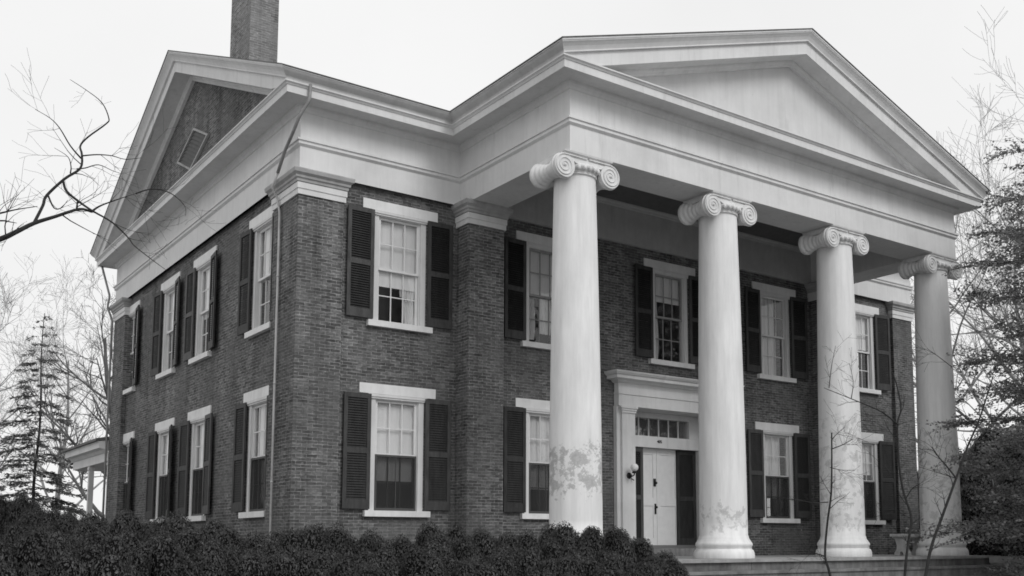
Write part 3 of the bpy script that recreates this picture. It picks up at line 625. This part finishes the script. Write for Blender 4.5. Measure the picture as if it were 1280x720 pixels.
# ------------------------------------------------------------ rear side porch, seen past the far corner
mb=MB(); mb.box((0.0,LL+.05,2.62),(6,LL+4.6,2.86)); mb.sweep([(0,LL+4.6),(0,LL+.05)],[(0,2.86),(.04,2.88),(.10,2.95),(.24,2.98),(.24,3.13),(.28,3.16),(0,3.2)]); rp=mb.build('rear_porch',TRIM,house)
mb=MB(); mb.prism([(-.34,3.17),(-.34,3.24),(3,3.9),(6,3.9),(6,3.8)],'y',LL+.03,LL+4.8); mb.build('porch_roof',SLATE,rp)
for y in (LL+.1,LL+2.45):
    mb=MB(); mb.box((.02,y-.07,GZ+.6),(.16,y+.07,2.62)); mb.box((-.0,y-.09,2.50),(.18,y+.09,2.58)); mb.build('porch_post',TRIM,rp)
mb=MB(); mb.box((-.1,LL+.0,GZ),(6,LL+4.7,GZ+.6)); mb.build('porch_base',STONE,rp)
# ------------------------------------------------------------ cast stone bench on the porch
bx,by=14.2,-2.55
bench=empty('stone_bench',(bx,by,0),'small cast stone garden bench with scrolled legs on the porch beside the last column','bench')
mb=MB(); mb.box((bx-.52,by-.2,.44),(bx+.52,by+.2,.50)); mb.box((bx-.48,by-.17,.415),(bx+.48,by+.17,.439)); mb.build('seat',CONC,bench)
for s in (-1,1):
    pr=[(-.19,0),(-.05,0),(-.05,.05),(-.02,.09),(.02,.09),(.05,.05),(.05,0),(.19,0),(.19,.06),(.13,.14),(.12,.24),(.15,.33),(.18,.41),(-.18,.41),(-.15,.33),(-.12,.24),(-.13,.14),(-.19,.06)]
    mb=MB(); xx=bx+s*.32
    mb.prism([(by+q[0],q[1]) for q in pr],'x',xx-.06,xx+.06); mb.build('leg',CONC,bench)
# ------------------------------------------------------------ shrubs of the hedge
def shrub_mesh(seed,leaves=46000,ls=.0092):
    r=random.Random(seed); lumps=[]
    for i in range(36):
        a=r.uniform(0,6.283); h=.35+.50*r.random()**.7; rad=.60*(max(0,1-((h-.40)/.52)**3.2))**.5 if h>.40 else .58
        q=math.sqrt(r.uniform(.08,1.0)) if h>.72 else r.uniform(.8,1); lumps.append((Vector((rad*q*math.cos(a),rad*q*math.sin(a),h-.10)),r.uniform(.12,.19)))
    lumps.append((Vector((0,0,.33)),.46)); lumps.append((Vector((0,0,.15)),.46))
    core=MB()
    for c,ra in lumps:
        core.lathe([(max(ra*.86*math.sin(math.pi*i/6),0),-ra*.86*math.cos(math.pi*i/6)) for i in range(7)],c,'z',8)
    mb=MB(); wts=[ra*ra for c,ra in lumps]
    n=0
    while n<leaves:
        c,ra=r.choices(lumps,wts)[0]
        d=Vector((r.gauss(0,1),r.gauss(0,1),r.gauss(0,1))).normalized(); p=c+d*ra*r.uniform(.86,1.06+.10*(r.random()<.05))
        if p.z<.02: continue
        if any((p-c2).length<ra2*.82 for c2,ra2 in lumps): continue
        nrm=(d+Vector((r.gauss(0,.22),r.gauss(0,.22),r.gauss(0,.22)))).normalized(); t=nrm.cross(Vector((r.gauss(0,1),r.gauss(0,1),r.gauss(0,1)))).normalized(); b=nrm.cross(t)
        l=ls*r.choice((.6,.8,1,1,1.2,1.7))*r.uniform(.8,1.2); w=l*.55
        mb.add([p-t*l,p-b*w+nrm*.004,p+t*l,p+b*w+nrm*.004],[(0,1,2,3)]); n+=1
    zs=sorted(v[2] for v in mb.v); k=1/zs[int(len(zs)*.992)]
    for q in (core,mb): q.v=[(v[0],v[1],v[2]*k) for v in q.v]
    return core,mb
SHR=[]
for sd in range(5):
    core,leaf=shrub_mesh(100+sd); a=core.build('dark_core',CORE,None,False,False); b=leaf.build('foliage',HEDGE,None,False,False); SHR.append((a,b))
used=set(); hr=random.Random(9)
def shrub(x,y,zt,label,rad=.62,group='clipped boxwood shrubs along the house front',name='boxwood_shrub',mat=None):
    k=hr.randrange(len(SHR)); s=empty(name,(x,y,GZ),label,'shrub',group); s.rotation_euler=(0,0,hr.uniform(0,6.28)); hgt=(zt-GZ)
    s.scale=(rad/.6,rad/.6,hgt)
    for src in SHR[k]:
        if src.name not in used and not src.parent and name=='boxwood_shrub': c=src; used.add(src.name)
        else: c=src.copy(); C.objects.link(c)
        c.parent=s
        if mat and 'foliage' in c.name:
            c.data=c.data.copy(); c.data.materials[0]=mat
LBL_R=['just right of the downspout corner','below the left shutter of the lower left window','below the lower left window','under the right half of the lower left window sill','in the dip right of the lower left window','with a high crown below the brick porch pilaster','below the second lower window','just left of the first column','highest mound, hiding the foot of the first column','beside the first column on its right','below the wall lamp by the door','last of the back row, next to the steps']
SIL_R=[(-2.38,-5.2,.30),(-1.89,-5.1,.47),(-1.36,-5.2,.43),(-.8,-5.25,.38),(-.26,-5.15,.28),(.27,-5.2,.5),(.91,-5.25,.39),(1.51,-5.2,.38),(2.18,-5.3,.53),(2.70,-5.2,.48),(3.1,-5.35,.38),(3.36,-5.45,.18)]
for (x,y,z),l in zip(SIL_R,LBL_R): shrub(x,y,z-.02,'dark boxwood mound '+l,.60+.08*hr.random())
LBL_L=['tall far left shrub under the conifer','shrub by the white rear porch post','below the rearmost side windows','below the third pair of side windows','under the second lower side window','at the near end of the side wall','between side wall and front corner']
SIL_L=[(-2.9,9.5,1.35),(-2.6,6.6,1.0),(-2.5,4.2,.80),(-2.5,1.6,.74),(-2.45,-.6,.74),(-2.45,-2.6,.6),(-2.55,-4.1,.42)]
for (x,y,z),l in zip(SIL_L,LBL_L): shrub(x,y,z,'dark boxwood mound '+l if 'shrub' not in l else 'dark boxwood '+l,.75,'boxwood shrubs along the left side of the house')
LBL_F=['at the left edge of the photo','second from the left edge','below the white rear porch','below the rear side windows','below the side wall windows','below the front corner of the house','in front of the left window bay, leftmost','in front of the left window bay, centre','in front of the left window bay, right','in front of the brick porch pilaster','before the second lower window','in front of the first column','last before the steps']
SIL_F=[(-5.25,-6.6,.40),(-4.77,-6.5,.36),(-4.27,-6.6,.36),(-3.73,-6.5,.26),(-3.16,-6.6,.18),(-2.64,-6.6,.2),(-1.99,-6.6,.16),(-1.3,-6.5,.2),(-.67,-6.6,.1),(.13,-6.6,.17),(.98,-6.65,.1),(1.77,-6.6,.12),(2.25,-6.5,.02)]
for (x,y,z),l in zip(SIL_F,LBL_F): shrub(x,y,z,'nearer boxwood mound of the front row '+l,.58+.08*hr.random(),'front row of boxwood shrubs')
for i,(x,y,z,rd,l) in enumerate([(18.1,-2.0,1.7,1.3,'big dark evergreen bush right of the porch'),(17.3,-4.3,.7,1.0,'low dark evergreen bush beside the porch steps, at the right'),(20.6,-1.0,2.5,1.6,'tall dark evergreen bush at the right edge of the photo'),(22.5,2.0,2.5,1.8,'evergreen bush behind the far right column'),(19.5,-3.6,.9,1.2,'lowest evergreen bush in the right corner'),(26,1.5,4.0,2.4,'rearmost evergreen bush beyond the porch')]):
    shrub(x,y,z,l,rd,'evergreen bushes right of the porch','evergreen_bush',EVER)
for (x,y,z,rd,l) in [(-4.5,14,1.5,1.5,'dark evergreen bush below the spindly conifer'),(-2.0,20,1.3,1.6,'evergreen bush beyond the rear porch'),(-8,14,1.8,1.7,'evergreen bush at the far left edge')]:
    shrub(x,y,z,l,rd,'evergreen bushes behind the side hedge','evergreen_bush',EVER)
# ------------------------------------------------------------ trees
def perp(d,r):
    v=Vector((r.gauss(0,1),r.gauss(0,1),r.gauss(0,1))); v-=d*v.dot(d); return v.normalized()
def twig(mb,p,d,L,rad,lv,r,wig=.18,nch=4,upw=.05,minr=.0025,spread=(.5,1.0)):
    n=max(3,int(4+lv*1.5)); pts=[Vector(p)]; q=Vector(p); d=Vector(d).normalized(); dirs=[]
    for i in range(n):
        d=(d+perp(d,r)*wig*r.random()+Vector((0,0,upw))).normalized(); q=q+d*(L/n); pts.append(q.copy()); dirs.append(d.copy())
    mb.tube(pts,[max(rad*(1-.75*i/n),minr) for i in range(n+1)],3 if lv<2 else (4 if lv<3 else 6))
    if lv>0:
        for c in range(nch+r.randint(-1,1)):
            t=r.uniform(.25,1.0); i=min(int(t*n),n-1); base=pts[i]+(pts[i+1]-pts[i])*(t*n-i if t<1 else 1)
            dd=(dirs[i]*r.uniform(.6,1.1)+perp(dirs[i],r)*r.uniform(*spread)).normalized()
            twig(mb,base,dd,L*r.uniform(.4,.68),max(rad*(1-.75*t)*.75,minr),lv-1,r,wig,nch,upw,minr,spread)
def bare_tree(name,x,y,h,seed,label,group=None,mat=BARK2,lv=4,tr=.16,lean=(0,0),first=.22,minr=.0045,nb=11,upw=.05):
    r=random.Random(seed); t=empty(name,(x,y,GZ),label,'tree',group)
    mb=MB(); pts=[];n=12; q=Vector((x,y,GZ-.1)); d=Vector((lean[0],lean[1],1)).normalized()
    for i in range(n+1):
        pts.append(q.copy()); d=(d+Vector((r.gauss(0,.05),r.gauss(0,.05),.03))).normalized(); q=q+d*(h*.85/n)
    mb.tube(pts,[tr*(1-.85*i/n)+.01 for i in range(n+1)],9); mb.build('trunk',mat,t,False,False)
    mb=MB()
    for b in range(nb):
        f=first+(.98-first)*(b+.5)/nb; i=min(int(f*n),n-1); p=pts[i]+(pts[i+1]-pts[i])*(f*n-i); a=b*2.4+r.uniform(-.4,.4)
        up_=r.uniform(.5,1.1); dd=Vector((math.cos(a),math.sin(a),up_)).normalized()
        twig(mb,p,dd,h*(.42-.25*(f-first))*r.uniform(.8,1.15),tr*(1-.8*f)*.55,lv-1,r,.22,5,upw,minr)
    mb.build('branches',mat,t,False,False)
bare_tree('bare_tree',3.1,22.9,11,1,'leafless tree with long rising limbs just behind the left rear corner of the house','leafless trees behind the house',lv=4,tr=.24,lean=(-.16,.0),first=.12,nb=13)
bare_tree('bare_tree',-3.0,30.5,12,2,'leafless tree close behind the conifer at the left','leafless trees behind the house',tr=.14,lean=(.1,0),mat=BARK3,nb=14)
bare_tree('bare_tree',4.5,44,14,3,'distant leafless tree between the conifer and the rear porch','leafless trees behind the house',tr=.18,mat=BARK3,nb=16)
bare_tree('bare_tree',-4,46,13,4,'distant leafless tree at the far left edge','leafless trees behind the house',tr=.18,mat=BARK3,nb=16)
bare_tree('bare_tree',37,6.5,22,5,'tall haze-paled leafless tree above the right end of the pediment','leafless trees right of the house',tr=.3,minr=.006,mat=BARK3)
bare_tree('bare_tree',46,12,20,6,'leafless tree far behind the right column','leafless trees right of the house',tr=.28,minr=.006,mat=BARK3)
bare_tree('bare_tree',31,2,15,7,'leafless tree at the right edge behind the hemlock','leafless trees right of the house',tr=.22)
bare_tree('bare_tree',40,3,19,8,'haze-paled leafless tree with fine twigs at the upper right corner','leafless trees right of the house',tr=.25,minr=.006,mat=BARK3,nb=14)
bare_tree('bare_tree',33,8,17,13,'haze-paled leafless tree behind the pediment right end','leafless trees right of the house',tr=.22,minr=.006,mat=BARK3,nb=14)
def conifer(name,x,y,h,seed,label,mat,nb,rb,droop,nsub,leafn,zlow=.06,rise=0.,top=.12,lw=.016,ll=.07,tr=.12,cat='tree',shape=1.0,sub=.45,fluff=0.,zs=.08):
    r=random.Random(seed); t=empty(name,(x,y,GZ),label,cat)
    mb=MB(); n=14; pts=[Vector((x+.05*math.sin(i*.9),y+.05*math.cos(i*1.3),GZ-.1+(h+.1)*i/n)) for i in range(n+1)]
    mb.tube(pts,[tr*(1-i/n)+.012 for i in range(n+1)],8); mb.build('trunk',BARK,t,False,False)
    br=MB(); lf=MB()
    def needles(p,d,w,L,cnt):
        for k in range(cnt):
            q=p+d*(L*(k+r.random())/cnt); s=1 if r.random()<.5 else -1
            e=(d*r.uniform(.3,.9)+w*s*r.uniform(.4,1)+Vector((0,0,r.uniform(-.35,.2)))+perp(d,r)*fluff*r.random()).normalized(); q=q+perp(d,r)*(.10*fluff*r.random()); l=ll*r.uniform(.6,1.4); b=e.cross(Vector((r.gauss(0,.5+fluff),r.gauss(0,.5+fluff),1))).normalized()*lw*r.uniform(.7,1.3)
            lf.add([q-b*.4,q+e*l*.5-b,q+e*l,q+e*l*.5+b],[(0,1,2,3)])
    for b in range(nb):
        f=zlow+(1-zlow)*((b+r.random()*.8)/nb); z=GZ+h*f; a=b*2.399+r.uniform(-.3,.3)
        L=(rb*(1-f)**shape+top)*r.uniform(.75,1.15); d=Vector((math.cos(a),math.sin(a),rise)).normalized()
        p=Vector((x,y,z)); P_=[p.copy()]; D_=[]; K=8
        for i in range(K):
            d=(d+Vector((r.gauss(0,.06),r.gauss(0,.06),-droop/K+ (droop*.5/K if i>5 else 0)))).normalized(); p=p+d*(L/K); P_.append(p.copy()); D_.append(d.copy())
        br.tube(P_,[max(.013*L/2*(1-i/K),.003) for i in range(K+1)],4)
        for s in range(max(3,int(nsub*L/rb))):
            u=r.uniform(.12,1); i=min(int(u*K),K-1); bp=P_[i]+(P_[i+1]-P_[i])*(u*K-i); w=D_[i].cross(Vector((0,0,1))).normalized()*(1 if s%2 else -1)
            sd=(D_[i]*.7+w*r.uniform(.4,.9)+Vector((0,0,r.uniform(-.25,zs)))).normalized(); sl=L*(sub*(1.1-u)+.12)*r.uniform(.7,1.2)
            e=bp+sd*sl; br.tube([bp,bp+sd*sl*.5+Vector((0,0,.02)),e-Vector((0,0,.03*sl))],[.006,.004,.002],3)
            needles(bp,sd,sd.cross(Vector((0,0,1))).normalized(),sl,max(4,int(leafn*sl)))
    br.build('branches',BARK,t,False,False); lf.build('foliage',mat,t,False,False)
conifer('spruce_tree',.5,27.3,10.7,11,'thin spindly conifer with drooping tiers at the far left behind the hedge',NEEDLE2,72,2.6,.5,17,50,.12,.10,.2,.024,.15,.07,shape=.8,fluff=.45,zs=.1)
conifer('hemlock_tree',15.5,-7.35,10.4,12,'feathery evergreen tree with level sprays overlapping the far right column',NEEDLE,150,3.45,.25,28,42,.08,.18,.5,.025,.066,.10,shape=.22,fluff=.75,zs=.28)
# foreground bare tree whose limb reaches in from the left
r=random.Random(21)
t=empty('bare_tree',tuple(Vector(TRUNKF[0][2][0])*Vector((1,1,0)) if False else (TRUNKF[0][2][0][0],TRUNKF[0][2][0][1],GZ)),'nearby leafless tree whose dark limb reaches in from the left edge before the gable','tree')
mb=MB(); a_,b_,pts=TRUNKF[0]; mb.tube(pts,[a_+(b_-a_)*i/(len(pts)-1) for i in range(len(pts))],9); mb.build('trunk',BARK,t,False,False)
lm=MB(); tw=MB()
def limb(mb,tw,r0,r1,pts,r,tn,tl,lv=1,n=6,minr=.0018):
    P=[Vector(p) for p in pts]
    # smooth with Catmull-Rom
    Q=[]
    for i in range(len(P)-1):
        p0,p1,p2,p3=P[max(i-1,0)],P[i],P[i+1],P[min(i+2,len(P)-1)]
        for s in range(4):
            u=s/4; Q.append(.5*((2*p1)+(p2-p0)*u+(2*p0-5*p1+4*p2-p3)*u*u+(3*p1-p0-3*p2+p3)*u**3))
    Q.append(P[-1]); K=len(Q)-1
    mb.tube(Q,[r0+(r1-r0)*i/K for i in range(K+1)],n)
    for k in range(tn):
        i=r.randrange(int(K*.25),K); d=(Q[i+1]-Q[i]).normalized(); dd=(d*r.uniform(.3,1)+perp(d,r)*r.uniform(.4,1.)).normalized()
        twig(tw,Q[i],dd,tl*r.uniform(.4,1.2),min((r0+(r1-r0)*i/K)*.5,.006),lv,r,.28,3,.03,minr)
for a_,b_,pts in LIMBS: limb(lm,lm,a_*.62,b_*.35,pts,r,4,.36,1,6,.0010)
lm.build('branches',BARK,t,False,False)
for L_,lab in ((SAP1,'straight thin bare sapling in front of the third column'),(SAP2,'crooked bare sapling with a side branch between the two right columns'),(SAP3,'leaning bare sapling slanting across the far right column')):
    p=L_[0][2][0]; t=empty('bare_sapling',(p[0],p[1],GZ),lab,'sapling','leafless saplings in front of the porch'); a=MB(); b=MB()
    for a_,b_,pts in L_: limb(a,a,a_,b_,pts,r,6,.26,1,6,.0012)
    a.build('branches',BARK,t,False,False)
